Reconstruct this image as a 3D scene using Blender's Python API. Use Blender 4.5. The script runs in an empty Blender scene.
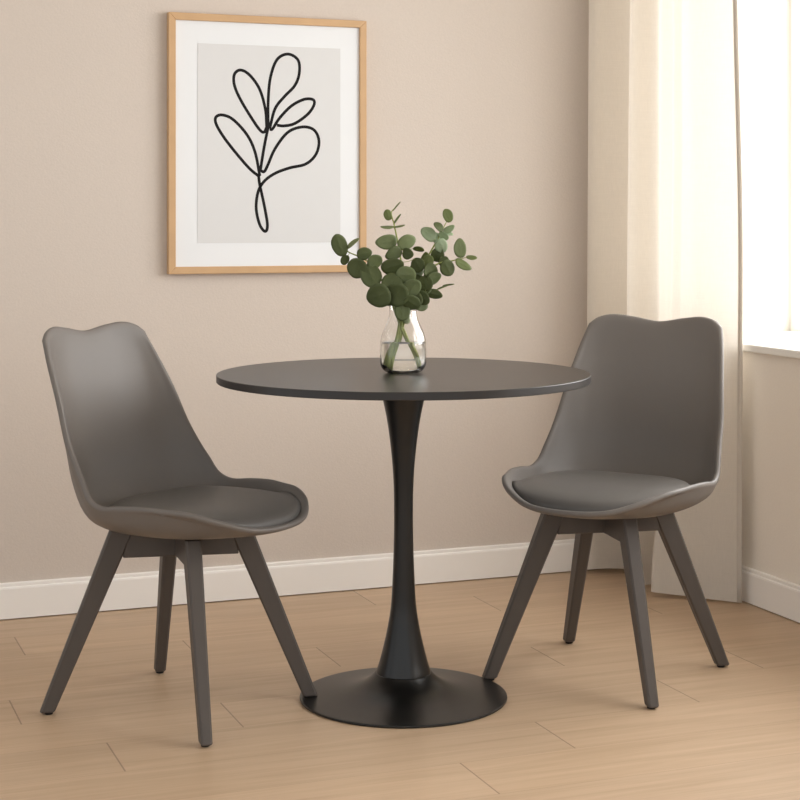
import bpy, bmesh, math, random
from mathutils import Vector, Matrix
from mathutils.bvhtree import BVHTree

scene = bpy.context.scene
C = scene.collection
R = math.radians
random.seed(7)
PI = math.pi

# ---------------------------------------------------------------- materials
def srgb(r, g, b):
    def f(c):
        c /= 255.0
        return c / 12.92 if c <= 0.04045 else ((c + 0.055) / 1.055) ** 2.4
    return (f(r), f(g), f(b), 1.0)

def new_mat(name):
    m = bpy.data.materials.new(name)
    m.use_nodes = True
    nt = m.node_tree
    return m, nt, nt.nodes['Principled BSDF']

def simple(name, col, rough=0.5, spec=0.5, noise=0.0, nscale=40.0, bump=0.0, bscale=200.0, metallic=0.0, stretch=None):
    m, nt, b = new_mat(name)
    b.inputs['Base Color'].default_value = col
    b.inputs['Roughness'].default_value = rough
    b.inputs['Specular IOR Level'].default_value = spec
    b.inputs['Metallic'].default_value = metallic
    tc = nt.nodes.new('ShaderNodeTexCoord')
    src = tc.outputs['Object']
    if stretch:
        mp = nt.nodes.new('ShaderNodeMapping')
        mp.inputs['Scale'].default_value = stretch
        nt.links.new(src, mp.inputs['Vector'])
        src = mp.outputs['Vector']
    if noise:
        n = nt.nodes.new('ShaderNodeTexNoise')
        n.inputs['Scale'].default_value = nscale
        n.inputs['Detail'].default_value = 4
        nt.links.new(src, n.inputs['Vector'])
        mx = nt.nodes.new('ShaderNodeMix'); mx.data_type = 'RGBA'
        mx.inputs['A'].default_value = [c * (1 - noise) for c in col[:3]] + [1]
        mx.inputs['B'].default_value = [min(1, c * (1 + noise)) for c in col[:3]] + [1]
        nt.links.new(n.outputs['Fac'], mx.inputs['Factor'])
        nt.links.new(mx.outputs['Result'], b.inputs['Base Color'])
    if bump:
        n2 = nt.nodes.new('ShaderNodeTexNoise')
        n2.inputs['Scale'].default_value = bscale
        n2.inputs['Detail'].default_value = 3
        nt.links.new(src, n2.inputs['Vector'])
        bp = nt.nodes.new('ShaderNodeBump')
        bp.inputs['Strength'].default_value = bump
        bp.inputs['Distance'].default_value = 0.002
        nt.links.new(n2.outputs['Fac'], bp.inputs['Height'])
        nt.links.new(bp.outputs['Normal'], b.inputs['Normal'])
    return m

M = {}
M['wall'] = simple('beige_plaster', srgb(209, 197, 186), 0.9, 0.1, 0.05, 160, 0.25, 220)
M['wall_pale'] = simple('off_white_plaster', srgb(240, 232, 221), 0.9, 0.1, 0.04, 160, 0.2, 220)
M['reveal'] = simple('white_plaster', srgb(240, 236, 228), 0.8, 0.2)
M['trim'] = simple('white_trim_paint', srgb(246, 241, 235), 0.45, 0.35, 0.01, 20)
M['upvc'] = simple('white_window_paint', srgb(240, 238, 232), 0.4, 0.4)
M['shell'] = simple('grey_plastic', srgb(113, 107, 102), 0.46, 0.36, 0.015, 60, 0.03, 600)
M['pad'] = simple('grey_leatherette', srgb(98, 94, 90), 0.48, 0.35, 0.03, 90, 0.12, 500)
M['leg'] = simple('charcoal_painted_wood', srgb(84, 77, 72), 0.5, 0.35, 0.10, 30, 0.05, 120, stretch=(1, 1, 0.15))
M['glide'] = simple('black_rubber', srgb(30, 28, 27), 0.7, 0.2)
M['top'] = simple('matte_black_laminate', srgb(38, 34, 32), 0.33, 0.5, 0.04, 60, 0.03, 500)
M['metal'] = simple('black_powder_coat', srgb(15, 14, 13), 0.32, 0.5, 0.03, 80, 0.04, 700)
M['oak'] = simple('light_oak', srgb(200, 163, 122), 0.5, 0.35, 0.10, 14, 0.06, 60, stretch=(1, 1, 1))
M['mat'] = simple('white_mount_board', srgb(233, 234, 235), 0.9, 0.1)
M['paper'] = simple('grey_print_paper', srgb(219, 218, 217), 0.9, 0.1, 0.01, 30)
M['ink'] = simple('black_ink', srgb(36, 34, 34), 0.8, 0.1)
M['stem'] = simple('green_stem', srgb(150, 158, 88), 0.55, 0.3, 0.15, 60)
M['twig'] = simple('pale_green_twig', srgb(140, 142, 88), 0.6, 0.3, 0.15, 60)

def leaf_mat(name, col):
    m, nt, b = new_mat(name)
    b.inputs['Roughness'].default_value = 0.55
    b.inputs['Specular IOR Level'].default_value = 0.3
    tc = nt.nodes.new('ShaderNodeTexCoord')
    n = nt.nodes.new('ShaderNodeTexNoise'); n.inputs['Scale'].default_value = 28; n.inputs['Detail'].default_value = 5
    nt.links.new(tc.outputs['Object'], n.inputs['Vector'])
    mx = nt.nodes.new('ShaderNodeMix'); mx.data_type = 'RGBA'
    mx.inputs['A'].default_value = [c * 0.72 for c in col[:3]] + [1]
    mx.inputs['B'].default_value = [min(1, c * 1.3) for c in col[:3]] + [1]
    nt.links.new(n.outputs['Fac'], mx.inputs['Factor'])
    nt.links.new(mx.outputs['Result'], b.inputs['Base Color'])
    tr = nt.nodes.new('ShaderNodeBsdfTranslucent')
    tr.inputs['Color'].default_value = [min(1, col[0] * 1.5), min(1, col[1] * 1.6), col[2], 1]
    ms = nt.nodes.new('ShaderNodeMixShader'); ms.inputs[0].default_value = 0.25
    nt.links.new(b.outputs[0], ms.inputs[1]); nt.links.new(tr.outputs[0], ms.inputs[2])
    nt.links.new(ms.outputs[0], nt.nodes['Material Output'].inputs['Surface'])
    return m
LEAF = [leaf_mat('dark_eucalyptus_leaf', srgb(92, 101, 64)), leaf_mat('green_eucalyptus_leaf', srgb(124, 134, 95)),
        leaf_mat('olive_eucalyptus_leaf', srgb(108, 118, 70)), leaf_mat('pale_eucalyptus_leaf', srgb(150, 164, 134))]

def glass_mat(name, ior, col=(1, 1, 1, 1)):
    m, nt, b = new_mat(name)
    b.inputs['Base Color'].default_value = col
    b.inputs['Roughness'].default_value = 0.0
    b.inputs['IOR'].default_value = ior
    b.inputs['Transmission Weight'].default_value = 1.0
    return m
M['glass'] = glass_mat('clear_glass', 1.45, (0.985, 0.985, 0.975, 1))
M['water'] = glass_mat('clear_water', 1.33, (0.97, 0.98, 0.96, 1))

def curtain_mat():
    m, nt, b = new_mat('ivory_linen')
    col = srgb(228, 220, 209)
    b.inputs['Roughness'].default_value = 0.95
    b.inputs['Specular IOR Level'].default_value = 0.05
    tc = nt.nodes.new('ShaderNodeTexCoord')
    mp = nt.nodes.new('ShaderNodeMapping'); mp.inputs['Scale'].default_value = (300, 300, 40)
    nt.links.new(tc.outputs['Object'], mp.inputs['Vector'])
    n = nt.nodes.new('ShaderNodeTexNoise'); n.inputs['Scale'].default_value = 1; n.inputs['Detail'].default_value = 3
    nt.links.new(mp.outputs['Vector'], n.inputs['Vector'])
    mp2 = nt.nodes.new('ShaderNodeMapping'); mp2.inputs['Scale'].default_value = (20, 20, 500)
    nt.links.new(tc.outputs['Object'], mp2.inputs['Vector'])
    n2 = nt.nodes.new('ShaderNodeTexNoise'); n2.inputs['Scale'].default_value = 1; n2.inputs['Detail'].default_value = 3
    nt.links.new(mp2.outputs['Vector'], n2.inputs['Vector'])
    ad = nt.nodes.new('ShaderNodeMath'); ad.operation = 'ADD'
    nt.links.new(n.outputs['Fac'], ad.inputs[0]); nt.links.new(n2.outputs['Fac'], ad.inputs[1])
    hf = nt.nodes.new('ShaderNodeMath'); hf.operation = 'MULTIPLY'; hf.inputs[1].default_value = 0.5
    nt.links.new(ad.outputs[0], hf.inputs[0])
    mx = nt.nodes.new('ShaderNodeMix'); mx.data_type = 'RGBA'
    mx.inputs['A'].default_value = [c * 0.90 for c in col[:3]] + [1]
    mx.inputs['B'].default_value = [min(1, c * 1.08) for c in col[:3]] + [1]
    nt.links.new(hf.outputs[0], mx.inputs['Factor'])
    nt.links.new(mx.outputs['Result'], b.inputs['Base Color'])
    tr = nt.nodes.new('ShaderNodeBsdfTranslucent')
    nt.links.new(mx.outputs['Result'], tr.inputs['Color'])
    ms = nt.nodes.new('ShaderNodeMixShader'); ms.inputs[0].default_value = 0.29
    nt.links.new(b.outputs[0], ms.inputs[1]); nt.links.new(tr.outputs[0], ms.inputs[2])
    nt.links.new(ms.outputs[0], nt.nodes['Material Output'].inputs['Surface'])
    bp = nt.nodes.new('ShaderNodeBump'); bp.inputs['Strength'].default_value = 0.15; bp.inputs['Distance'].default_value = 0.001
    nt.links.new(hf.outputs[0], bp.inputs['Height']); nt.links.new(bp.outputs['Normal'], b.inputs['Normal'])
    return m
M['linen'] = curtain_mat()

def floor_mat():
    """light oak boards laid along X: rows 0.19 m wide, end joints staggered per row"""
    m, nt, b = new_mat('oak_floor_boards')
    N, Lk = nt.nodes, nt.links
    def math_(op, a, bb=None, cc=None):
        n = N.new('ShaderNodeMath'); n.operation = op
        for i, v in enumerate((a, bb, cc)):
            if v is None: continue
            if isinstance(v, (int, float)): n.inputs[i].default_value = v
            else: Lk.new(v, n.inputs[i])
        return n.outputs[0]
    tc = N.new('ShaderNodeTexCoord')
    sp = N.new('ShaderNodeSeparateXYZ'); Lk.new(tc.outputs['Object'], sp.inputs[0])
    x, y = sp.outputs[0], sp.outputs[1]
    W, Ln, Y0 = 0.19, 1.3, -0.086
    rowf = math_('DIVIDE', math_('SUBTRACT', y, Y0), W)
    row = math_('FLOOR', rowf)
    fy = math_('SUBTRACT', rowf, row)
    # joint position of each row, looked up in a stepped ramp (rows -7..7)
    joints = {-4: 0.75, -3: -0.059, -2: 0.198, -1: 0.607, 0: -0.40, 1: 0.46, 2: -0.05, 3: 0.95, 4: -0.75, 5: 0.25}
    rp = N.new('ShaderNodeValToRGB'); rp.color_ramp.interpolation = 'CONSTANT'
    els = rp.color_ramp.elements
    rows = list(range(-7, 8))
    while len(els) < len(rows): els.new(0.5)
    for i, k in enumerate(rows):
        v = (joints.get(k, (k * 0.37) % 1.3 - 0.7) % Ln) / Ln
        els[i].position = i / len(rows)
        els[i].color = (v, v, v, 1)
    Lk.new(math_('DIVIDE', math_('ADD', row, 7.5), float(len(rows))), rp.inputs[0])
    off = math_('MULTIPLY', rp.outputs[0], Ln)
    colf = math_('DIVIDE', math_('SUBTRACT', math_('ADD', x, 30 * Ln), off), Ln)
    col = math_('FLOOR', colf)
    fx = math_('SUBTRACT', colf, col)
    ey = math_('MULTIPLY', math_('MINIMUM', fy, math_('SUBTRACT', 1.0, fy)), W)
    ex = math_('MULTIPLY', math_('MINIMUM', fx, math_('SUBTRACT', 1.0, fx)), Ln)
    gy = math_('LESS_THAN', ey, 0.0007)
    gx = math_('LESS_THAN', ex, 0.0016)
    # per board tone
    cb = N.new('ShaderNodeCombineXYZ'); Lk.new(row, cb.inputs[0]); Lk.new(col, cb.inputs[1])
    wn = N.new('ShaderNodeTexWhiteNoise'); wn.noise_dimensions = '2D'; Lk.new(cb.outputs[0], wn.inputs['Vector'])
    # grain
    av = N.new('ShaderNodeCombineXYZ')
    Lk.new(math_('MULTIPLY', x, 1.3), av.inputs[0]); Lk.new(math_('MULTIPLY', y, 22.0), av.inputs[1])
    Lk.new(math_('MULTIPLY', wn.outputs['Value'], 40.0), av.inputs[2])
    g1 = N.new('ShaderNodeTexNoise'); g1.inputs['Scale'].default_value = 1.6; g1.inputs['Detail'].default_value = 6; g1.inputs['Distortion'].default_value = 0.6
    Lk.new(av.outputs[0], g1.inputs['Vector'])
    av2 = N.new('ShaderNodeCombineXYZ')
    Lk.new(math_('MULTIPLY', x, 6.0), av2.inputs[0]); Lk.new(math_('MULTIPLY', y, 160.0), av2.inputs[1])
    g2 = N.new('ShaderNodeTexNoise'); g2.inputs['Scale'].default_value = 1.0; g2.inputs['Detail'].default_value = 3
    Lk.new(av2.outputs[0], g2.inputs['Vector'])
    fac = math_('ADD', math_('MULTIPLY', g1.outputs['Fac'], 0.7), math_('MULTIPLY', g2.outputs['Fac'], 0.3))
    ramp = N.new('ShaderNodeValToRGB')
    ramp.color_ramp.elements[0].position = 0.30; ramp.color_ramp.elements[0].color = srgb(180, 152, 122)
    ramp.color_ramp.elements[1].position = 0.68; ramp.color_ramp.elements[1].color = srgb(200, 172, 143)
    Lk.new(fac, ramp.inputs[0])
    hv = N.new('ShaderNodeHueSaturation')
    Lk.new(math_('ADD', 0.95, math_('MULTIPLY', wn.outputs['Value'], 0.10)), hv.inputs['Value'])
    Lk.new(ramp.outputs[0], hv.inputs['Color'])
    def mixc(a, colr, f):
        n = N.new('ShaderNodeMix'); n.data_type = 'RGBA'
        Lk.new(a, n.inputs['A']); n.inputs['B'].default_value = colr; Lk.new(f, n.inputs['Factor'])
        return n.outputs['Result']
    c1 = mixc(hv.outputs[0], srgb(120, 90, 62), math_('MULTIPLY', gy, 0.35))
    c2 = mixc(c1, srgb(84, 60, 40), math_('MULTIPLY', gx, 0.55))
    Lk.new(c2, b.inputs['Base Color'])
    b.inputs['Roughness'].default_value = 0.45
    b.inputs['Specular IOR Level'].default_value = 0.5
    bp = N.new('ShaderNodeBump'); bp.inputs['Strength'].default_value = 0.08; bp.inputs['Distance'].default_value = 0.001
    Lk.new(fac, bp.inputs['Height']); Lk.new(bp.outputs['Normal'], b.inputs['Normal'])
    return m
M['floor'] = floor_mat()

# ---------------------------------------------------------------- helpers
def link(name, bm, mat, parent=None, smooth=False, loc=None, mods=()):
    me = bpy.data.meshes.new(name)
    bm.to_mesh(me); bm.free()
    for mm in (mat if isinstance(mat, (list, tuple)) else [mat]): me.materials.append(mm)
    if smooth:
        for p in me.polygons: p.use_smooth = True
    o = bpy.data.objects.new(name, me)
    C.objects.link(o)
    if parent: o.parent = parent
    if loc: o.location = loc
    return o

def thing(name, label, cat, loc=(0, 0, 0), rz=0.0, group=None):
    o = bpy.data.objects.new(name, None)
    C.objects.link(o)
    o.empty_display_size = 0.1
    o.location = loc; o.rotation_euler = (0, 0, rz)
    tag(o, label, cat, group)
    return o

def tag(o, label, cat, group=None):
    o['label'] = label; o['category'] = cat
    if group: o['group'] = group

def struct(o):
    o['kind'] = 'structure'
    return o

def box(bm, x0, x1, y0, y1, z0, z1, bevel=0.0, segs=2, mi=0):
    vs = [bm.verts.new((x, y, z)) for x in (x0, x1) for y in (y0, y1) for z in (z0, z1)]
    idx = [(0, 1, 3, 2), (4, 6, 7, 5), (0, 4, 5, 1), (2, 3, 7, 6), (0, 2, 6, 4), (1, 5, 7, 3)]
    fs = [bm.faces.new([vs[i] for i in q]) for q in idx]
    for f_ in fs: f_.material_index = mi
    if bevel:
        es = list({e for f_ in fs for e in f_.edges})
        bmesh.ops.bevel(bm, geom=es, offset=bevel, segments=segs, affect='EDGES', profile=0.5)

def prism(bm, pts, y0, y1, mat4=None):
    """extrude a polygon of (x,z) points from y0 to y1"""
    a = [bm.verts.new((x, y0, z)) for x, z in pts]
    c = [bm.verts.new((x, y1, z)) for x, z in pts]
    n = len(pts)
    bm.faces.new(a); bm.faces.new(list(reversed(c)))
    for i in range(n):
        j = (i + 1) % n
        bm.faces.new((a[j], a[i], c[i], c[j]))
    bmesh.ops.recalc_face_normals(bm, faces=bm.faces)

def catmull(pts, n):
    out = []
    m = len(pts)
    for i in range(m - 1):
        p1, p2 = Vector(pts[i]), Vector(pts[i + 1])
        p0 = Vector(pts[i - 1]) if i > 0 else p1 * 2 - p2
        p3 = Vector(pts[i + 2]) if i + 2 < m else p2 * 2 - p1
        for k in range(n):
            t = k / n
            out.append(0.5 * ((2 * p1) + (p2 - p0) * t + (2 * p0 - 5 * p1 + 4 * p2 - p3) * t * t + (3 * p1 - p0 - 3 * p2 + p3) * t ** 3))
    out.append(Vector(pts[-1]))
    return out

def lathe(bm, prof, seg=96, cap0=True, cap1=True):
    rings = []
    for r, z in prof:
        if r < 1e-6:
            rings.append([bm.verts.new((0, 0, z))])
        else:
            rings.append([bm.verts.new((r * math.cos(2 * PI * i / seg), r * math.sin(2 * PI * i / seg), z)) for i in range(seg)])
    for a, c in zip(rings[:-1], rings[1:]):
        for i in range(seg):
            j = (i + 1) % seg
            if len(a) == 1 and len(c) == 1: continue
            if len(a) == 1: bm.faces.new((a[0], c[j], c[i]))
            elif len(c) == 1: bm.faces.new((a[i], a[j], c[0]))
            else: bm.faces.new((a[i], a[j], c[j], c[i]))
    if cap0 and len(rings[0]) > 1: bm.faces.new(list(reversed(rings[0])))
    if cap1 and len(rings[-1]) > 1: bm.faces.new(rings[-1])
    bmesh.ops.recalc_face_normals(bm, faces=bm.faces)

def tube(bm, pts, radii, seg=8):
    rings = []
    n = len(pts)
    up = Vector((0.13, 1, 0.07)).normalized()
    for i, p in enumerate(pts):
        t = (pts[min(i + 1, n - 1)] - pts[max(i - 1, 0)]).normalized()
        s = t.cross(up)
        if s.length < 1e-4: s = t.cross(Vector((1, 0, 0)))
        s.normalize(); u = s.cross(t)
        r = radii[i] if isinstance(radii, (list, tuple)) else radii
        rings.append([bm.verts.new(p + (s * math.cos(2 * PI * k / seg) + u * math.sin(2 * PI * k / seg)) * r) for k in range(seg)])
    for a, c in zip(rings[:-1], rings[1:]):
        for k in range(seg):
            j = (k + 1) % seg
            bm.faces.new((a[k], a[j], c[j], c[k]))
    bm.faces.new(list(reversed(rings[0]))); bm.faces.new(rings[-1])
    bmesh.ops.recalc_face_normals(bm, faces=bm.faces)

def auto_smooth(o, ang=35):
    me = o.data
    bm = bmesh.new(); bm.from_mesh(me)
    for f_ in bm.faces: f_.smooth = True
    for e in bm.edges:
        if len(e.link_faces) == 2 and e.calc_face_angle(0) > R(ang): e.smooth = False
    bm.to_mesh(me); bm.free()
    return o

# ---------------------------------------------------------------- room (x along the back wall, y towards it, z up; table at the origin)
BY = 1.07      # back wall face
RX = 1.25      # right wall face
WT = 0.52      # wall thickness
TOPZ = 2.7
WY0, WY1 = -2.3, 0.94    # window opening along y
WZ0, WZ1 = 0.712, 2.35

bm = bmesh.new(); box(bm, -3.6, RX + WT, -4.6, BY + 0.2, -0.08, 0.0)
struct(link('floor', bm, M['floor']))

bm = bmesh.new(); box(bm, -3.6, RX + WT, BY, BY + 0.2, 0.0, TOPZ)
struct(link('wall_back', bm, M['wall']))

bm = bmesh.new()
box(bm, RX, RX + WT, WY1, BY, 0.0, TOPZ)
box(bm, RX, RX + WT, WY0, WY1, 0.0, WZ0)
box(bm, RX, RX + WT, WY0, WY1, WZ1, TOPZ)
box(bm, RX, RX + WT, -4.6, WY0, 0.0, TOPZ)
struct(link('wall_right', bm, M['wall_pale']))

bm = bmesh.new(); box(bm, -3.6, RX + WT, -4.6, BY + 0.2, TOPZ, TOPZ + 0.1)
struct(link('ceiling', bm, M['reveal']))

def baseboard_profile():
    return [(0, 0.003), (0.014, 0.003), (0.014, 0.083), (0.0125, 0.0875), (0.0095, 0.089), (0.0095, 0.0965), (0.007, 0.099), (0, 0.099)]
bm = bmesh.new()
pr = baseboard_profile()
a = [bm.verts.new((-3.6, BY - d, z)) for d, z in pr]; c = [bm.verts.new((RX - 0.014, BY - d, z)) for d, z in pr]
for i in range(len(pr)):
    j = (i + 1) % len(pr); bm.faces.new((a[i], a[j], c[j], c[i]))
bm.faces.new(a); bm.faces.new(c); bmesh.ops.recalc_face_normals(bm, faces=bm.faces)
struct(link('baseboard_back', bm, M['trim']))
bm = bmesh.new()
a = [bm.verts.new((RX - d, -4.6, z)) for d, z in pr]; c = [bm.verts.new((RX - d, BY, z)) for d, z in pr]
for i in range(len(pr)):
    j = (i + 1) % len(pr); bm.faces.new((a[i], a[j], c[j], c[i]))
bm.faces.new(a); bm.faces.new(c); bmesh.ops.recalc_face_normals(bm, faces=bm.faces)
struct(link('baseboard_right', bm, M['trim']))

# window in the right wall: white plastered reveal, sill, frame, glass
win = struct(thing('window_1', 'white framed window with deep sill in the right wall', 'window', (RX, 0, 0)))
bm = bmesh.new()
box(bm, 0.0, WT, WY1 - 0.008, WY1, WZ0, WZ1)
box(bm, 0.0, WT, WY0, WY0 + 0.008, WZ0, WZ1)
box(bm, 0.0, WT, WY0 + 0.008, WY1 - 0.008, WZ1 - 0.008, WZ1)
link('window_reveal', bm, M['reveal'], win)
bm = bmesh.new(); box(bm, -0.020, 0.43, WY0 - 0.0, WY1 - 0.008, WZ0, WZ0 + 0.022, 0.004)
link('window_sill', bm, M['upvc'], win)
FX0, FX1 = 0.42, 0.49
ya, yb, za, zb = WY0 + 0.008, WY1 - 0.008, WZ0 + 0.0, WZ1 - 0.008
bm = bmesh.new()
fw = 0.06
box(bm, FX0, FX1, yb - fw, yb, za, zb, 0.004)
box(bm, FX0, FX1, ya, ya + fw, za, zb, 0.004)
box(bm, FX0, FX1, ya + fw, yb - fw, za, za + fw, 0.004)
box(bm, FX0, FX1, ya + fw, yb - fw, zb - fw, zb, 0.004)
for t in (1 / 3, 2 / 3):
    ym = ya + (yb - ya) * t
    box(bm, FX0, FX1, ym - 0.045, ym + 0.045, za + fw, zb - fw, 0.004)
link('window_frame', bm, M['upvc'], win)
bm = bmesh.new()
box(bm, FX0 + 0.03, FX0 + 0.036, ya + fw * .8, yb - fw * .8, za + fw * .8, zb - fw * .8)
gm, gnt, gb = new_mat('window_glass')
gl = gnt.nodes.new('ShaderNodeBsdfGlossy'); gl.inputs['Roughness'].default_value = 0.0
tp = gnt.nodes.new('ShaderNodeBsdfTransparent')
mxs = gnt.nodes.new('ShaderNodeMixShader')
mxs.inputs[0].default_value = 0.05; gnt.links.new(tp.outputs[0], mxs.inputs[1]); gnt.links.new(gl.outputs[0], mxs.inputs[2])
gnt.links.new(mxs.outputs[0], gnt.nodes['Material Output'].inputs['Surface'])
link('window_pane', bm, gm, win)

# ---------------------------------------------------------------- curtain: pleated linen hanging parallel to the right wall
CZ0, CZ1 = 0.012, 2.50
plan = [(1.150, 1.020), (1.06, 1.035), (0.992, 1.015), (0.998, 0.992), (1.05, 0.985), (1.115, 0.96), (1.15, 0.915), (1.115, 0.868), (1.045, 0.835), (1.020, 0.812), (1.040, 0.796),
        (1.10, 0.785), (1.150, 0.765), (1.165, 0.735), (1.115, 0.705), (1.045, 0.683), (1.022, 0.665), (1.040, 0.648), (1.085, 0.615),
        (1.13, 0.575), (1.175, 0.535), (1.212, 0.497)]
path = catmull([(x, y, 0) for x, y in plan], 7)
cu = thing('curtain', 'floor-length ivory linen curtain hanging in folds beside the window', 'curtain', (1.1, 0.75, 0))
bm = bmesh.new()
NZ = 46
rows = []
for k in range(NZ + 1):
    t = k / NZ
    z = CZ0 + (CZ1 - CZ0) * t
    row = []
    for i, p in enumerate(path):
        s = i / (len(path) - 1)
        amp = 1.0 - 0.22 * t + 0.05 * math.sin(3 * t + 5 * s)
        x = 1.10 + (p.x - 1.10) * amp + 0.006 * math.sin(7 * s + 4.2 * t)
        y = p.y + 0.006 * math.sin(9 * s + 3 * t) * (1 - s)
        x += 0.010 * math.exp(-((t - 0.42) / 0.18) ** 2) * s ** 6
        up = min(1.0, t / 0.28); up = up * up * (3 - 2 * up)
        x += up * (0.075 * math.exp(-((s - 0.77) / 0.07) ** 2) - 0.05 * math.exp(-((s - 0.60) / 0.06) ** 2))
        if s > 0.5: x += up * 0.007 * math.sin(46 * s + 2 * t) * min(1, (s - 0.5) * 8) * (1 - s ** 8)
        zz = z + (0.006 * math.sin(11 * s) if k == 0 else 0)
        row.append(bm.verts.new((x - 1.1, y - 0.75, zz)))
    rows.append(row)
for r0, r1 in zip(rows[:-1], rows[1:]):
    for i in range(len(path) - 1):
        bm.faces.new((r0[i], r0[i + 1], r1[i + 1], r1[i]))
edge_pts = [r[-1].co.copy() for r in rows]
edge_in = [r[-3].co.copy() for r in rows]
co = link('cloth', bm, M['linen'], cu, smooth=True)
# side hem: a folded-over double strip of the same cloth along the free edge
bm = bmesh.new()
q = []
for e, i_ in zip(edge_pts, edge_in):
    d = (e - i_); d.z = 0; d.normalize(); nrm = Vector((d.y, -d.x, 0))
    q.append([bm.verts.new(e + d * 0.001 + nrm * 0.0012), bm.verts.new(e + d * 0.003), bm.verts.new(e + d * 0.001 - nrm * 0.0012),
              bm.verts.new(e - d * 0.011 - nrm * 0.0011), bm.verts.new(e - d * 0.011 + nrm * 0.0011)])
for a, c in zip(q[:-1], q[1:]):
    for i in range(5):
        j = (i + 1) % 5; bm.faces.new((a[i], a[j], c[j], c[i]))
bm.faces.new(q[0]); bm.faces.new(q[-1]); bmesh.ops.recalc_face_normals(bm, faces=bm.faces)
link('side_hem', bm, M['linen'], cu, smooth=True)

# ---------------------------------------------------------------- framed line drawing
FXa, FXb, FZa, FZb = -0.301, 0.2878, 0.932, 1.6665
FY = BY - 0.026
cxp = (FXa + FXb) / 2
pic = thing('framed_picture', 'oak-framed black line drawing of a leafy sprig hanging on the beige wall', 'picture', (cxp, BY, FZa))
w2 = (FXb - FXa) / 2; hh = FZb - FZa; bw = 0.0205; dp = 0.026
bm = bmesh.new()
def frame_piece(pts, y0, y1):
    a = [bm.verts.new((x, y0, z)) for x, z in pts]; c = [bm.verts.new((x, y1, z)) for x, z in pts]
    fs = [bm.faces.new(a), bm.faces.new(c)]
    for i in range(4):
        j = (i + 1) % 4; fs.append(bm.faces.new((a[i], a[j], c[j], c[i])))
    es = list({e for f_ in fs for e in f_.edges})
    bmesh.ops.bevel(bm, geom=es, offset=0.0012, segments=1, affect='EDGES')
frame_piece([(-w2, 0), (-w2, hh), (-w2 + bw, hh - bw), (-w2 + bw, bw)], -dp, -0.002)
frame_piece([(w2, 0), (w2, hh), (w2 - bw, hh - bw), (w2 - bw, bw)], -dp, -0.002)
frame_piece([(-w2, hh), (w2, hh), (w2 - bw, hh - bw), (-w2 + bw, hh - bw)], -dp, -0.002)
frame_piece([(-w2, 0), (w2, 0), (w2 - bw, bw), (-w2 + bw, bw)], -dp, -0.002)
bmesh.ops.recalc_face_normals(bm, faces=bm.faces)
link('frame', bm, M['oak'], pic)
bm = bmesh.new(); box(bm, -w2 + bw - .002, w2 - bw + .002, -0.018, -0.004, bw - .002, hh - bw + .002)
link('mount_board', bm, M['mat'], pic)
bm = bmesh.new(); box(bm, -0.2166 - cxp, 0.2086 - cxp, -0.0190, -0.0181, 1.019 - FZa, 1.583 - FZa)
link('print_sheet', bm, M['paper'], pic)
STROKES = [
 [(-0.0346, 1.2101), (-0.0486, 1.2773), (-0.0721, 1.3265), (-0.1127, 1.3691), (-0.1445, 1.3818), (-0.1635, 1.3752), (-0.1624, 1.3547), (-0.1392, 1.3171), (-0.102, 1.2713), (-0.0646, 1.2305), (-0.0346, 1.2069)],
 [(-0.0141, 1.3505), (-0.0184, 1.4023), (-0.0357, 1.4589), (-0.0646, 1.4974), (-0.0914, 1.511), (-0.1095, 1.4981), (-0.1095, 1.4671), (-0.0914, 1.4264), (-0.0593, 1.3754), (-0.0346, 1.3418), (-0.0217, 1.3358), (-0.0141, 1.3505)],
 [(-0.0098, 1.3506), (-0.0098, 1.4233), (-0.0033, 1.491), (0.0162, 1.5437), (0.0488, 1.5615), (0.0793, 1.5459), (0.0837, 1.5094), (0.0706, 1.4724), (0.0379, 1.4381), (0.0107, 1.403), (-0.0055, 1.3455)],
 [(-0.0055, 1.3455), (0.0032, 1.3456), (0.0248, 1.3773), (0.0597, 1.4125), (0.098, 1.4324), (0.1255, 1.432), (0.1277, 1.4163), (0.109, 1.3897), (0.0706, 1.3626), (0.0379, 1.3547), (0.0162, 1.3563)],
 [(-0.0324, 1.2256), (-0.0217, 1.2226), (-0.0109, 1.2414), (0.0107, 1.2885), (0.0488, 1.3361), (0.0925, 1.3526), (0.1277, 1.3449), (0.1431, 1.3137), (0.1343, 1.2747), (0.1035, 1.246), (0.0542, 1.2339), (0.0107, 1.2178), (-0.0217, 1.1946), (-0.04, 1.1633), (-0.0453, 1.1167), (-0.0346, 1.07), (-0.0184, 1.0513), (-0.012, 1.07), (-0.0206, 1.1219), (-0.0346, 1.1841), (-0.0378, 1.2069)],
 [(-0.0098, 1.3506), (-0.0217, 1.2932), (-0.0335, 1.2235)],
]
bm = bmesh.new()
for si, s in enumerate(STROKES):
    pts = catmull([(x - cxp, 0, z - FZa) for x, z in s], 8)
    n = len(pts)
    prev = None
    yy = -0.0191 - 0.00006 * si
    for i, p in enumerate(pts):
        t = (pts[min(i + 1, n - 1)] - pts[max(i - 1, 0)]).normalized()
        nn = Vector((t.z, 0, -t.x)) * 0.0043
        ring = [bm.verts.new((p + nn * k) + Vector((0, yy - dz, 0))) for k, dz in ((1, 0), (0.9, 0.0003), (-0.9, 0.0003), (-1, 0))]
        if prev:
            for a in range(3): bm.faces.new((prev[a], prev[a + 1], ring[a + 1], ring[a]))
        prev = ring
bmesh.ops.recalc_face_normals(bm, faces=bm.faces)
link('line_drawing', bm, M['ink'], pic)

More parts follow.
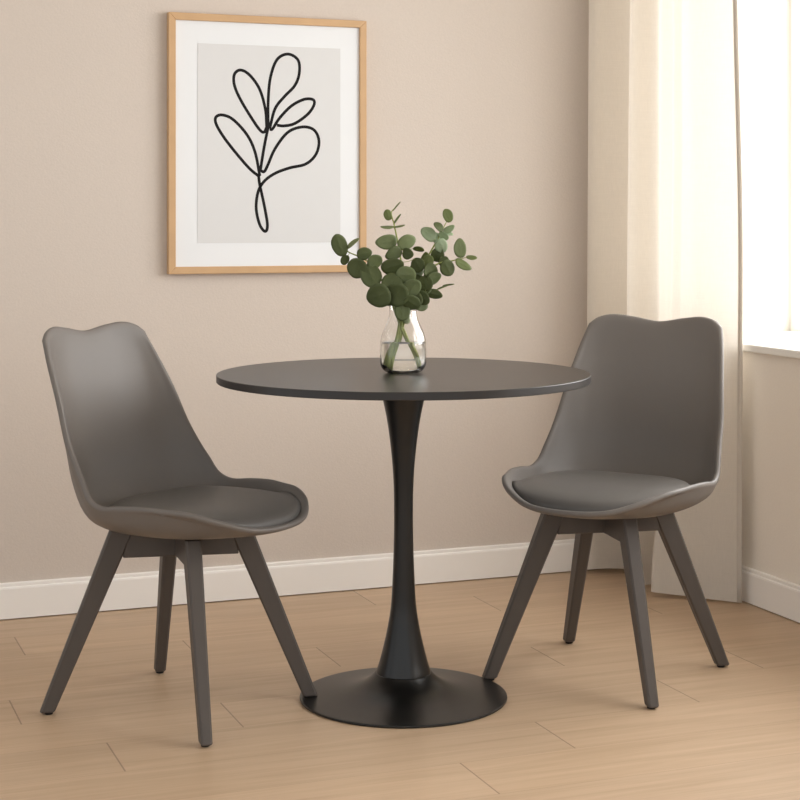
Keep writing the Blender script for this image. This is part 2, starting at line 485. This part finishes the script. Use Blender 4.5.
# ---------------------------------------------------------------- pedestal table
tb = thing('pedestal_table', 'round black pedestal table with trumpet foot between two grey chairs', 'table', (0, 0, 0))
TR, TZ = 0.4235, 0.7365
bm = bmesh.new()
lathe(bm, [(TR - 0.0015, TZ - 0.017), (TR, TZ - 0.0155), (TR, TZ - 0.0010), (TR - 0.0010, TZ)], 160)
auto_smooth(link('tabletop', bm, M['top'], tb), 30)
bm = bmesh.new()
stem_prof = [(0.0622, 0.0565), (0.0622, 0.058), (0.0605, 0.064), (0.0535, 0.086), (0.0425, 0.13), (0.0335, 0.175), (0.0278, 0.22), (0.0238, 0.30), (0.0218, 0.38), (0.0220, 0.46), (0.0255, 0.53), (0.0325, 0.595), (0.040, 0.642), (0.0505, 0.690), (0.056, 0.7190)]
pp = [(v.x, v.z) for v in catmull([(r, 0, z) for r, z in stem_prof], 4)]
lathe(bm, pp, 72)
auto_smooth(link('column', bm, M['metal'], tb), 40)
bm = bmesh.new()
base_prof = [(0.2335, 0.0), (0.2352, 0.0015), (0.2354, 0.004), (0.2340, 0.0058), (0.225, 0.0070), (0.20, 0.0095), (0.16, 0.0145), (0.125, 0.0215), (0.098, 0.0310), (0.080, 0.0420), (0.069, 0.0520), (0.0645, 0.0570), (0.060, 0.0572)]
pp = [(v.x, v.z) for v in catmull([(r, 0, z) for r, z in base_prof], 4)]
lathe(bm, pp, 144)
auto_smooth(link('base', bm, M['metal'], tb), 40)

# ---------------------------------------------------------------- chairs (local: +y is the front, x the sitter's right, z up)
NET = [
 [(0, .281, .434), (.088, .268, .439), (.153, .227, .460), (.190, .178, .477), (.210, .125, .482)],
 [(0, .265, .429), (.083, .252, .433), (.145, .211, .450), (.183, .160, .469), (.2145, .095, .483)],
 [(0, .215, .420), (.080, .200, .422), (.146, .165, .430), (.190, .115, .451), (.218, .058, .481)],
 [(0, .125, .413), (.085, .115, .414), (.150, .092, .421), (.197, .055, .442), (.219, .020, .4780)],
 [(0, .020, .412), (.085, .018, .413), (.152, .003, .419), (.199, -.018, .442), (.2185, -.030, .474)],
 [(0, -.085, .414), (.085, -.082, .416), (.152, -.075, .424), (.197, -.066, .452), (.215, -.066, .487)],
 [(0, -.158, .432), (.085, -.152, .434), (.152, -.129, .446), (.193, -.101, .481), (.209, -.090, .518)],
 [(0, -.200, .494), (.085, -.193, .497), (.151, -.165, .509), (.1885, -.133, .536), (.2025, -.117, .556)],
 [(0, -.220, .580), (.085, -.213, .582), (.144, -.190, .589), (.180, -.163, .600), (.1970, -.148, .609)],
 [(0, -.240, .680), (.082, -.236, .681), (.140, -.219, .683), (.1715, -.196, .686), (.1855, -.182, .688)],
 [(0, -.262, .775), (.080, -.259, .776), (.133, -.248, .776), (.161, -.233, .771), (.1720, -.223, .7675)],
 [(0, -.280, .824), (.062, -.277, .833), (.110, -.268, .838), (.143, -.258, .832), (.1635, -.248, .818)],
]
def shell_grid():
    NU, NV = 6, 4
    full = []
    for r in NET:
        row = [(-x, y, z) for x, y, z in reversed(r[1:])] + list(r)
        full.append(catmull(row, NU))
    cols = [catmull([row[i] for row in full], NV) for i in range(len(full[0]))]
    return [[cols[i][j] for i in range(len(cols))] for j in range(len(cols[0]))]
GRID = shell_grid()
nr, nc = len(GRID), len(GRID[0])
def grid_normal(j, i):
    a = GRID[min(j + 1, nr - 1)][i] - GRID[max(j - 1, 0)][i]
    c = GRID[j][min(i + 1, nc - 1)] - GRID[j][max(i - 1, 0)]
    n = a.cross(c)
    n.normalize()
    return n
# inner side normal: up on the seat, forward on the back
_t = grid_normal(nr // 4, nc // 2)
SGN = 1.0 if _t.z > 0 else -1.0

def shell_bm():
    bm = bmesh.new()
    th = 0.013
    top = [[bm.verts.new(GRID[j][i]) for i in range(nc)] for j in range(nr)]
    bot = [[bm.verts.new(GRID[j][i] - grid_normal(j, i) * SGN * th) for i in range(nc)] for j in range(nr)]
    for j in range(nr - 1):
        for i in range(nc - 1):
            bm.faces.new((top[j][i], top[j][i + 1], top[j + 1][i + 1], top[j + 1][i]))
            bm.faces.new((bot[j][i], bot[j + 1][i], bot[j + 1][i + 1], bot[j][i + 1]))
    loop = [(0, i) for i in range(nc)] + [(j, nc - 1) for j in range(1, nr)] + [(nr - 1, i) for i in range(nc - 2, -1, -1)] + [(j, 0) for j in range(nr - 2, 0, -1)]
    # rounded rim: a bulged strip between the inner and the outer skin
    L_ = len(loop)
    mids = []
    for k, (j, i) in enumerate(loop):
        p = GRID[j][i]
        j0, i0 = loop[k - 1]; j1, i1 = loop[(k + 1) % L_]
        tang = (GRID[j1][i1] - GRID[j0][i0]).normalized()
        n = grid_normal(j, i) * SGN
        out = tang.cross(n)
        cen = sum((GRID[nr // 2][nc // 2], GRID[nr // 4][nc // 2]), Vector()) / 2
        jj = min(max(j, 3), nr - 4); ii = min(max(i, 3), nc - 4)
        if out.dot(p - GRID[jj][ii]) < 0: out = -out
        row = []
        for s in (0.18, 0.5, 0.82):
            row.append(bm.verts.new(p - n * th * s + out * 0.0065 * math.sin(PI * s) ** 0.6))
        mids.append(row)
    for k in range(L_):
        m_ = (k + 1) % L_
        j, i = loop[k]; j2, i2 = loop[m_]
        chain1 = [top[j][i]] + mids[k] + [bot[j][i]]
        chain2 = [top[j2][i2]] + mids[m_] + [bot[j2][i2]]
        for a in range(4):
            bm.faces.new((chain1[a], chain2[a], chain2[a + 1], chain1[a + 1]))
    bmesh.ops.recalc_face_normals(bm, faces=bm.faces)
    return bm

def seat_z(bvh, x, y):
    h = bvh.ray_cast(Vector((x, y, 0.53)), Vector((0, 0, -1)))
    return h[0].z if h[0] else 0.45

def pad_top(x, y):
    return 0.4665 + 0.30 * x * x - 0.55 * max(0.0, y - 0.12) ** 2 + 0.02 * max(0.0, -y)

def pad_bm(bvh):
    bm = bmesh.new()
    NS, NA = 14, 72
    top, bot = [], []
    def outline(a):
        # wider towards the back third, rounded front
        ca, sa = math.cos(a), math.sin(a)
        ex = 2.6
        rx = 0.194; ry = 0.212 if sa > 0 else 0.196
        x = rx * math.copysign(abs(ca) ** (2 / ex), ca)
        y = 0.056 + ry * math.copysign(abs(sa) ** (2 / ex), sa)
        return x, y
    for s_ in range(1, NS + 1):
        s = (s_ / NS) ** 0.7
        rt, rb = [], []
        for k in range(NA):
            a = 2 * PI * k / NA
            ox, oy = outline(a)
            x = ox * s; y = 0.052 + (oy - 0.052) * s
            z0 = seat_z(bvh, x, y)
            zc = pad_top(x, y)
            puff = max(z0 + 0.010, zc)
            e = (1 - s ** 9) ** 0.5
            zt = z0 + 0.001 + (puff - z0) * e if s < 1 else z0 + 0.001
            rt.append(bm.verts.new((x, y, zt)))
            rb.append(bm.verts.new((x * 0.985, 0.052 + (y - 0.052) * 0.985, z0 - 0.003)))
        top.append(rt); bot.append(rb)
    z0 = seat_z(bvh, 0, 0.052)
    ct = bm.verts.new((0, 0.052, max(z0 + 0.01, pad_top(0, 0.052)))); cb = bm.verts.new((0, 0.052, z0 - 0.003))
    for k in range(NA):
        j = (k + 1) % NA
        bm.faces.new((ct, top[0][k], top[0][j])); bm.faces.new((cb, bot[0][j], bot[0][k]))
        for s_ in range(NS - 1):
            bm.faces.new((top[s_][k], top[s_ + 1][k], top[s_ + 1][j], top[s_][j]))
            bm.faces.new((bot[s_][k], bot[s_][j], bot[s_ + 1][j], bot[s_ + 1][k]))
        bm.faces.new((top[-1][k], bot[-1][k], bot[-1][j], top[-1][j]))
    bmesh.ops.recalc_face_normals(bm, faces=bm.faces)
    return bm

def radial(bm, ang, z_off=0.0):
    bmesh.ops.transform(bm, matrix=Matrix.Rotation(ang, 4, 'Z'), verts=bm.verts)

def leg_bm(ang, foot=0.005):
    """splayed flat leg in the vertical plane through the chair's middle"""
    bm = bmesh.new()
    zs = [foot, 0.12, 0.24, 0.338, 0.398]
    sec = []
    for z in zs:
        t = (0.398 - z) / (0.398 - 0.010)
        ro = 0.157 + 0.149 * t
        ri = 0.104 + 0.169 * t
        th = 0.0175 + (0.0125 - 0.0175) * t
        ch = 0.0045
        sec.append([(ri + ch, -th, z), (ro - ch, -th, z), (ro, -th + ch, z), (ro, th - ch, z), (ro - ch, th, z), (ri + ch, th, z), (ri, th - ch, z), (ri, -th + ch, z)])
    # eased lower end
    t0 = sec[0]
    cxm = sum(p[0] for p in t0) / 8
    sec.insert(0, [(cxm + (p[0] - cxm) * 0.84, p[1] * 0.84, p[2] - 0.0) for p in t0])
    sec[1] = [(p[0] - 0.0011, p[1], p[2] + 0.0030) for p in t0]
    rings = [[bm.verts.new(p) for p in s] for s in sec]
    for a, c in zip(rings[:-1], rings[1:]):
        for k in range(8):
            j = (k + 1) % 8; bm.faces.new((a[k], a[j], c[j], c[k]))
    bm.faces.new(rings[0]); bm.faces.new(rings[-1])
    bmesh.ops.recalc_face_normals(bm, faces=bm.faces)
    radial(bm, ang)
    return bm

def glide_bm(ang, z0, z1):
    bm = bmesh.new()
    lathe(bm, [(0.0085, z0), (0.0095, z0 + 0.001), (0.0095, z1 + 0.001)], 20)
    bmesh.ops.translate(bm, verts=bm.verts, vec=(0.2885, 0, 0))
    radial(bm, ang)
    return bm

def rail_bm(ang, drop):
    bm = bmesh.new()
    h, th = 0.0155, 0.0150
    z0, z1 = 0.339, 0.3985
    # underside chamfered towards the leg, lap-jointed in the middle
    pts = [(-0.128, z0), (0.128, z0), (0.115, z1), (-0.115, z1)]
    prism(bm, [(x, z - drop) for x, z in pts], -th, th)
    bmesh.ops.bevel(bm, geom=list(bm.edges), offset=0.002, segments=1, affect='EDGES')
    radial(bm, ang)
    return bm

def make_chair(label, loc, rz, rest_leg, DIAG, twist=0.0, widen=1.0, slide=0.0, turn=0.0):
    ch = thing('side_chair', label, 'chair', loc, rz, 'grey moulded chairs at the table')
    sb = shell_bm()
    bvh = BVHTree.FromBMesh(sb)
    pb = pad_bm(bvh)
    for b_ in (sb, pb):
        bmesh.ops.scale(b_, vec=(widen, 1, 1), verts=b_.verts)
        bmesh.ops.translate(b_, vec=(slide, 0, 0), verts=b_.verts)
        bmesh.ops.rotate(b_, cent=(0, 0, 0), matrix=Matrix.Rotation(twist, 3, 'Z'), verts=b_.verts)
    link('seat_shell', sb, M['shell'], ch, smooth=True)
    link('seat_pad', pb, M['pad'], ch, smooth=True)
    for k, ang in enumerate((DIAG, PI - DIAG, PI + DIAG, -DIAG)):
        ang += turn
        lg = auto_smooth(link('leg', leg_bm(ang, 0.0090 if k == rest_leg else 0.005), M['leg'], ch), 20)
        z0 = 0.0068 if k == rest_leg else 0.0
        auto_smooth(link('foot_glide', glide_bm(ang, z0, z0 + 0.006), M['glide'], lg), 40)
    for s, ang in enumerate((DIAG + turn, PI - DIAG + turn)):
        auto_smooth(link('cross_rail', rail_bm(ang, 0.0005 * s), M['leg'], ch), 20)
    return ch


def heading(fx, fy): return math.atan2(-fx, fy)
make_chair('grey moulded chair left of the table, facing right, one foot on the table base', (-0.4896, 0.1087, 0), heading(0.6036, -0.7995), 1, math.atan2(0.213, 0.190), turn=R(1.2))
make_chair('grey moulded chair right of the table, in front of the curtain', (0.5258, 0.0084, 0), heading(-0.809, -0.587), -1, math.atan2(0.2025, 0.2065), R(2.5), 1.05, -0.018)

# ---------------------------------------------------------------- vase, water, eucalyptus (plant frame: a = right, b = towards the room, h = up)
VX, VY, VZ = 0.0005, 0.0040, TZ + 0.0004
VR = R(-21)
vs = thing('glass_vase', 'clear glass bottle-shaped vase standing on the black table', 'vase', (VX, VY, VZ))
out_p = [(0.0, 0.0008), (0.030, 0.0), (0.040, 0.0025), (0.0475, 0.009), (0.0520, 0.019), (0.0528, 0.035), (0.0526, 0.060), (0.0515, 0.076), (0.047, 0.092), (0.040, 0.107), (0.0345, 0.120), (0.0318, 0.133), (0.0316, 0.146), (0.0330, 0.155)]
in_p = [(0.0310, 0.1556), (0.0294, 0.146), (0.0296, 0.133), (0.0322, 0.121), (0.0376, 0.108), (0.0446, 0.093), (0.0491, 0.077), (0.0502, 0.060), (0.0503, 0.037), (0.0494, 0.022), (0.0455, 0.0145), (0.038, 0.0075), (0.028, 0.005), (0.0, 0.005)]
def spl(p, n): return [(max(0, v.x), v.z) for v in catmull([(r, 0, z) for r, z in p], n)]
bm = bmesh.new()
lathe(bm, spl(out_p, 4) + spl(in_p, 4), 72, False, False)
link('glass_body', bm, M['glass'], vs, smooth=True)
WZ = 0.070
bm = bmesh.new()
wp = [(r - 0.0002, z + 0.0002) for r, z in reversed(spl(in_p, 4)) if z < WZ - 0.002]
wp = [(max(0, r), z) for r, z in wp]
wp[0] = (0.0, wp[0][1])
wp += [(0.0498, WZ - 0.001), (0.0494, WZ), (0.0, WZ - 0.0004)]
lathe(bm, wp, 72, False, False)
wo = link('water', bm, M['water'], None, smooth=True, loc=(VX, VY, VZ))
tag(wo, 'clear water half filling the glass vase', 'water')

PLANT = {
    'left': (
        [(-0.0103, 0.0, 0.113), (-0.0266, 0.01, 0.162), (-0.0511, 0.02, 0.2163), (-0.081, 0.02, 0.2543), (-0.1217, 0.01, 0.2734), (-0.1353, 0.01, 0.2842)],
        [(-0.144, 0.015, 0.2908, 0.0489, 0.0326, 112, 0, 10, 8),
         (-0.1315, 0.01, 0.2571, 0.0228, 0.0174, 60, 0, 10, 10),
         (-0.1136, 0.01, 0.2946, 0.0326, 0.0185, 40, 1, 62, 0),
         (-0.0875, 0.02, 0.2712, 0.0337, 0.0272, 5, 0, 15, 20),
         (-0.1043, 0.025, 0.238, 0.0435, 0.0424, 250, 0, 10, 15),
         (-0.0636, 0.025, 0.2533, 0.0359, 0.0293, 60, 1, 15, 20),
         (-0.0723, 0.03, 0.2207, 0.0543, 0.0435, 290, 0, 10, 20),
         (-0.0554, 0.05, 0.1772, 0.0522, 0.05, 200, 0, 8, 15),
         (-0.0364, 0.042, 0.1701, 0.038, 0.0326, 310, 0, 20, 20)]),
    'tall': (
        [(-0.0076, 0.0, 0.113), (-0.0022, 0.0, 0.1783), (-0.0022, 0.0, 0.2326), (-0.0103, 0.0, 0.287), (-0.0201, 0.0, 0.3359), (-0.0266, 0.0, 0.363), (-0.0168, 0.0, 0.3766)],
        [(-0.0348, 0.0, 0.3592, 0.0239, 0.0174, 105, 2, 15, 10),
         (-0.0359, 0.0, 0.331, 0.0283, 0.0141, 180, 1, 62, 0),
         (-0.013, 0.0, 0.35, 0.025, 0.012, 55, 1, 70, 0),
         (-0.0071, 0.0, 0.3332, 0.0217, 0.0098, 10, 1, 66, 0),
         (-0.0147, -0.005, 0.3783, 0.025, 0.0087, 50, 1, 74, 0),
         (-0.0375, 0.008, 0.2973, 0.0467, 0.0315, 183, 1, 10, 15),
         (0.0082, 0.008, 0.2973, 0.0413, 0.0304, 25, 1, 15, 10),
         (-0.0212, 0.015, 0.2717, 0.0391, 0.0272, 200, 0, 15, 20),
         (0.0103, 0.012, 0.2707, 0.0261, 0.0239, 350, 0, 10, 25),
         (-0.0234, 0.026, 0.2424, 0.0511, 0.0337, 20, 0, 12, 20),
         (0.0332, 0.01, 0.2457, 0.0315, 0.0304, 120, 0, 20, 10),
         (0.0359, -0.01, 0.2804, 0.0239, 0.0185, 350, 2, 55, 0)]),
    'highright': (
        [(-0.0022, 0.0, 0.113), (0.0114, -0.01, 0.1674), (0.0332, -0.02, 0.2163), (0.0549, -0.02, 0.2598), (0.0793, -0.02, 0.3033), (0.0929, -0.02, 0.3304), (0.1011, -0.02, 0.3467)],
        [(0.1022, -0.02, 0.3576, 0.0304, 0.0217, 115, 2, 15, 10),
         (0.081, -0.014, 0.3321, 0.025, 0.0196, 125, 0, 40, 10),
         (0.0582, -0.016, 0.3152, 0.038, 0.0272, 135, 3, 15, 10),
         (0.075, -0.022, 0.306, 0.0326, 0.0239, 150, 3, 30, 10),
         (0.0929, -0.015, 0.3109, 0.0239, 0.0185, 330, 3, 30, 10),
         (0.1054, -0.024, 0.3266, 0.0261, 0.0196, 20, 3, 45, 10),
         (0.0875, -0.01, 0.2886, 0.0315, 0.0283, 300, 3, 15, 20),
         (0.0793, -0.015, 0.2679, 0.0326, 0.0293, 75, 0, 15, 10),
         (0.1027, -0.022, 0.3163, 0.0239, 0.0141, 350, 3, 55, 0)]),
    'right': (
        [(0.0005, 0.0, 0.113), (0.0223, 0.01, 0.1674), (0.0495, 0.01, 0.2217), (0.0766, 0.0, 0.2462), (0.1065, 0.0, 0.2533), (0.1255, 0.0, 0.2571), (0.1446, 0.0, 0.2625)],
        [(0.1293, 0.0, 0.2832, 0.0413, 0.0261, 95, 1, 8, 5),
         (0.156, 0.0, 0.262, 0.0228, 0.0141, 355, 2, 50, 0),
         (0.1364, 0.003, 0.2457, 0.0391, 0.0217, 335, 2, 35, 10),
         (0.1005, 0.01, 0.238, 0.037, 0.0315, 300, 0, 12, 20),
         (0.0614, 0.016, 0.2315, 0.0326, 0.0326, 200, 0, 15, 20),
         (0.0701, 0.014, 0.2152, 0.0337, 0.0261, 20, 0, 25, 20),
         (0.0495, -0.005, 0.2598, 0.0272, 0.0217, 80, 2, 40, 10),
         (0.056, 0.01, 0.2533, 0.0283, 0.025, 260, 2, 20, 10),
         (0.0929, -0.006, 0.2533, 0.0239, 0.0217, 60, 0, 20, 10)]),
    'lowright': (
        [(0.0033, 0.0, 0.113), (0.0196, 0.02, 0.1511), (0.0413, 0.024, 0.1783), (0.0658, 0.02, 0.1864), (0.0875, 0.02, 0.1935), (0.1065, 0.02, 0.2011)],
        [(0.0712, 0.026, 0.1799, 0.0337, 0.0207, 350, 0, 15, 10),
         (0.1027, 0.02, 0.2005, 0.025, 0.0098, 8, 1, 70, 0),
         (0.0875, 0.02, 0.1946, 0.0217, 0.0087, 20, 1, 72, 0),
         (0.044, 0.032, 0.1717, 0.0359, 0.0283, 330, 0, 20, 20),
         (0.0212, 0.042, 0.1957, 0.0413, 0.0359, 60, 1, 10, 20),
         (0.0386, 0.026, 0.1565, 0.0359, 0.0272, 350, 0, 20, 25),
         (0.0495, 0.02, 0.2043, 0.0337, 0.0359, 100, 0, 20, 15),
         (0.0277, 0.034, 0.1674, 0.0326, 0.0326, 200, 0, 20, 20),
         (0.0549, 0.022, 0.1891, 0.0217, 0.0185, 40, 1, 30, 10)]),
    'front': (
        [(-0.006, 0.0, 0.1022), (-0.0022, 0.02, 0.1402), (0.0005, 0.03, 0.1783), (-0.0022, 0.034, 0.2109), (0.006, 0.036, 0.2272)],
        [(0.0065, 0.04, 0.2239, 0.0424, 0.0359, 180, 1, 12, 15),
         (-0.0266, 0.04, 0.2043, 0.0457, 0.0424, 220, 0, 12, 15),
         (-0.0147, 0.05, 0.1793, 0.05, 0.05, 260, 0, 10, 15),
         (0.0196, 0.044, 0.1609, 0.038, 0.0337, 320, 0, 20, 20),
         (-0.0022, 0.042, 0.1424, 0.0424, 0.0337, 270, 0, 15, 10),
         (0.0141, 0.03, 0.1864, 0.038, 0.038, 60, 0, 20, 20),
         (-0.0103, 0.02, 0.2109, 0.038, 0.038, 120, 0, 20, 20),
         (0.0071, 0.022, 0.1239, 0.0239, 0.0185, 300, 1, 30, 20),
         (0.0304, -0.005, 0.2326, 0.038, 0.0326, 60, 0, 20, 20),
         (0.0304, 0.005, 0.2082, 0.0359, 0.0326, 30, 0, 20, 20),
         (-0.0103, 0.02, 0.162, 0.0272, 0.0272, 250, 0, 20, 20)]),
}


LABELS = {
 'left': 'eucalyptus stem leaning furthest left out of the vase, in front of the picture',
 'tall': 'upright eucalyptus stem rising in the middle with small wispy tip leaves',
 'highright': 'tall pale-leaved eucalyptus stem reaching up to the right',
 'right': 'eucalyptus stem spreading furthest right with one big oval leaf',
 'lowright': 'low eucalyptus stem drooping right over the vase shoulder with a thin twig',
 'front': 'short dense eucalyptus stem hanging over the front of the vase rim',
}
FEET = {'left': (0.022, 0.004), 'tall': (-0.022, 0.006), 'highright': (-0.010, -0.016), 'right': (-0.030, -0.004), 'lowright': (0.006, -0.02), 'front': (0.031, 0.010)}
FEET = {'left': (0.030, 0.006), 'tall': (-0.028, 0.008), 'highright': (-0.022, -0.010), 'right': (-0.034, 0.000), 'lowright': (-0.020, -0.018), 'front': (0.033, 0.008)}
def leaf_into(bm, o, L_, W_, ang, tilt, tilt2, mi, rnd):
    """one thick little eucalyptus leaf, cupped, with a mid rib"""
    u = Vector((math.cos(R(ang)), 0, math.sin(R(ang))))
    n = Vector((0, -1, 0))
    w = n.cross(u)
    q = Matrix.Rotation(R(tilt * rnd.choice((-1, 1))), 3, u) @ Matrix.Rotation(R(tilt2 * rnd.choice((-1, 1))), 3, w)
    u, n, w = q @ u, q @ n, q @ w
    NA, NS = 20, 4
    th = 0.0004
    rings_t, rings_b = [], []
    cup = 0.10 + 0.12 * rnd.random()
    sgn = rnd.choice((-1, 1))
    for s in range(NS + 1):
        rt, rb = [], []
        for k in range(NA):
            if s == 0 and k: break
            a = 2 * PI * k / NA
            fr_ = s / NS
            x = math.cos(a) * fr_; y = math.sin(a) * fr_
            y *= 1 - 0.18 * x * abs(x)
            wob = 1 + 0.03 * math.sin(3 * a + L_ * 900)
            zc = sgn * cup * (x * x * 0.6 - abs(y) ** 1.4 * 0.5) * W_ * 0.5 + 0.04 * W_ * math.exp(-(y / 0.08) ** 2) * (1 - fr_)
            p = o + u * (x * L_ / 2 * wob) + w * (y * W_ / 2 * wob) + n * zc
            rt.append(bm.verts.new(p + n * th)); rb.append(bm.verts.new(p - n * th))
        rings_t.append(rt); rings_b.append(rb)
    fs = []
    for k in range(NA):
        j = (k + 1) % NA
        fs.append(bm.faces.new((rings_t[0][0], rings_t[1][k], rings_t[1][j])))
        fs.append(bm.faces.new((rings_b[0][0], rings_b[1][j], rings_b[1][k])))
        for s in range(1, NS):
            fs.append(bm.faces.new((rings_t[s][k], rings_t[s + 1][k], rings_t[s + 1][j], rings_t[s][j])))
            fs.append(bm.faces.new((rings_b[s][k], rings_b[s][j], rings_b[s + 1][j], rings_b[s + 1][k])))
        fs.append(bm.faces.new((rings_t[NS][k], rings_b[NS][k], rings_b[NS][j], rings_t[NS][j])))
    for f_ in fs: f_.material_index = mi
    return u
for name, (path_, leaves_) in PLANT.items():
    rnd = random.Random(name)
    st = thing('eucalyptus_stem', LABELS[name], 'plant stem', (VX, VY, VZ), VR, 'eucalyptus stems in the vase')
    fa, fb = FEET[name]
    neck = path_[0]
    na = max(-0.016, min(0.016, neck[0] * 1.0)); nb = -max(-0.012, min(0.012, fb * -0.6))
    pts = [Vector((fa, -fb, 0.0125)), Vector((fa * 0.75 + na * 0.25, -fb * 0.7, 0.045)), Vector((na * 0.6 + fa * 0.3, -nb * 0.5, 0.085)), Vector((na, nb * 0.3, 0.118))]
    pts += [Vector((a, -b, h)) for a, b, h in path_[1:]]
    sp = catmull(pts, 6)
    n = len(sp)
    bm = bmesh.new()
    tube(bm, sp, [0.0034 * (1 - i / n) ** 0.8 + 0.0006 for i in range(n)], 8)
    bt = bm; bl = bmesh.new()
    for (a, b, h, L_, W_, ang, tone, t1, t2) in leaves_:
        o = Vector((a, -b - 0.004, h))
        # leaf base end = the end nearer to the stem
        u2 = leaf_into(bl, o, L_ * 1.1, W_ * 1.12, ang, t1, t2, tone, rnd)
        e1, e2 = o + u2 * L_ * 0.47, o - u2 * L_ * 0.47
        best = min(((p - e).length, k, ei) for ei, e in enumerate((e1, e2)) for k, p in enumerate(sp) if p.z > 0.13)
        e = (e1, e2)[best[2]]
        p = sp[best[1]]
        if (p - e).length > 0.002:
            mid = (p + e) / 2 + Vector((0, 0.002, -0.002))
            tube(bt, catmull([p, mid, e], 4), 0.0007, 5)
    link('stem', bt, M['stem'], st, smooth=True)
    link('leaves', bl, LEAF, st, smooth=True)

# ---------------------------------------------------------------- camera
cam = bpy.data.cameras.new('camera')
co_ = bpy.data.objects.new('camera', cam); C.objects.link(co_)
co_.location = (-1.35135, -3.49806, 1.084)
co_.rotation_euler = (R(90), 0, R(-21))
cam.sensor_width = 36; cam.sensor_fit = 'HORIZONTAL'
cam.lens = 1650 / 800 * 36
cam.shift_y = -(400 - 220) / 800
cam.clip_start = 0.05
scene.camera = co_

# ---------------------------------------------------------------- light: overcast daylight through the window, soft room light
w = bpy.data.worlds.new('daylight'); scene.world = w; w.use_nodes = True
bg = w.node_tree.nodes['Background']
bg.inputs['Color'].default_value = (0.94, 0.975, 1.0, 1)
bg.inputs['Strength'].default_value = 1.12
def area(name, loc, target, sx, sy, power, col):
    l = bpy.data.lights.new(name, 'AREA'); l.shape = 'RECTANGLE'; l.size = sx; l.size_y = sy; l.energy = power; l.color = col
    o = bpy.data.objects.new(name, l); C.objects.link(o); o.location = loc
    o.rotation_euler = (Vector(target) - Vector(loc)).to_track_quat('-Z', 'Y').to_euler()
    return o
area('window_daylight', (2.7, -0.6, 1.85), (0.0, -0.3, 0.7), 5.0, 3.2, 400, (1.0, 1.0, 1.0))

scene.view_settings.view_transform = 'Standard'
scene.view_settings.look = 'None'
scene.view_settings.exposure = -0.06
scene.view_settings.gamma = 1.0
scene.view_settings.use_curve_mapping = False
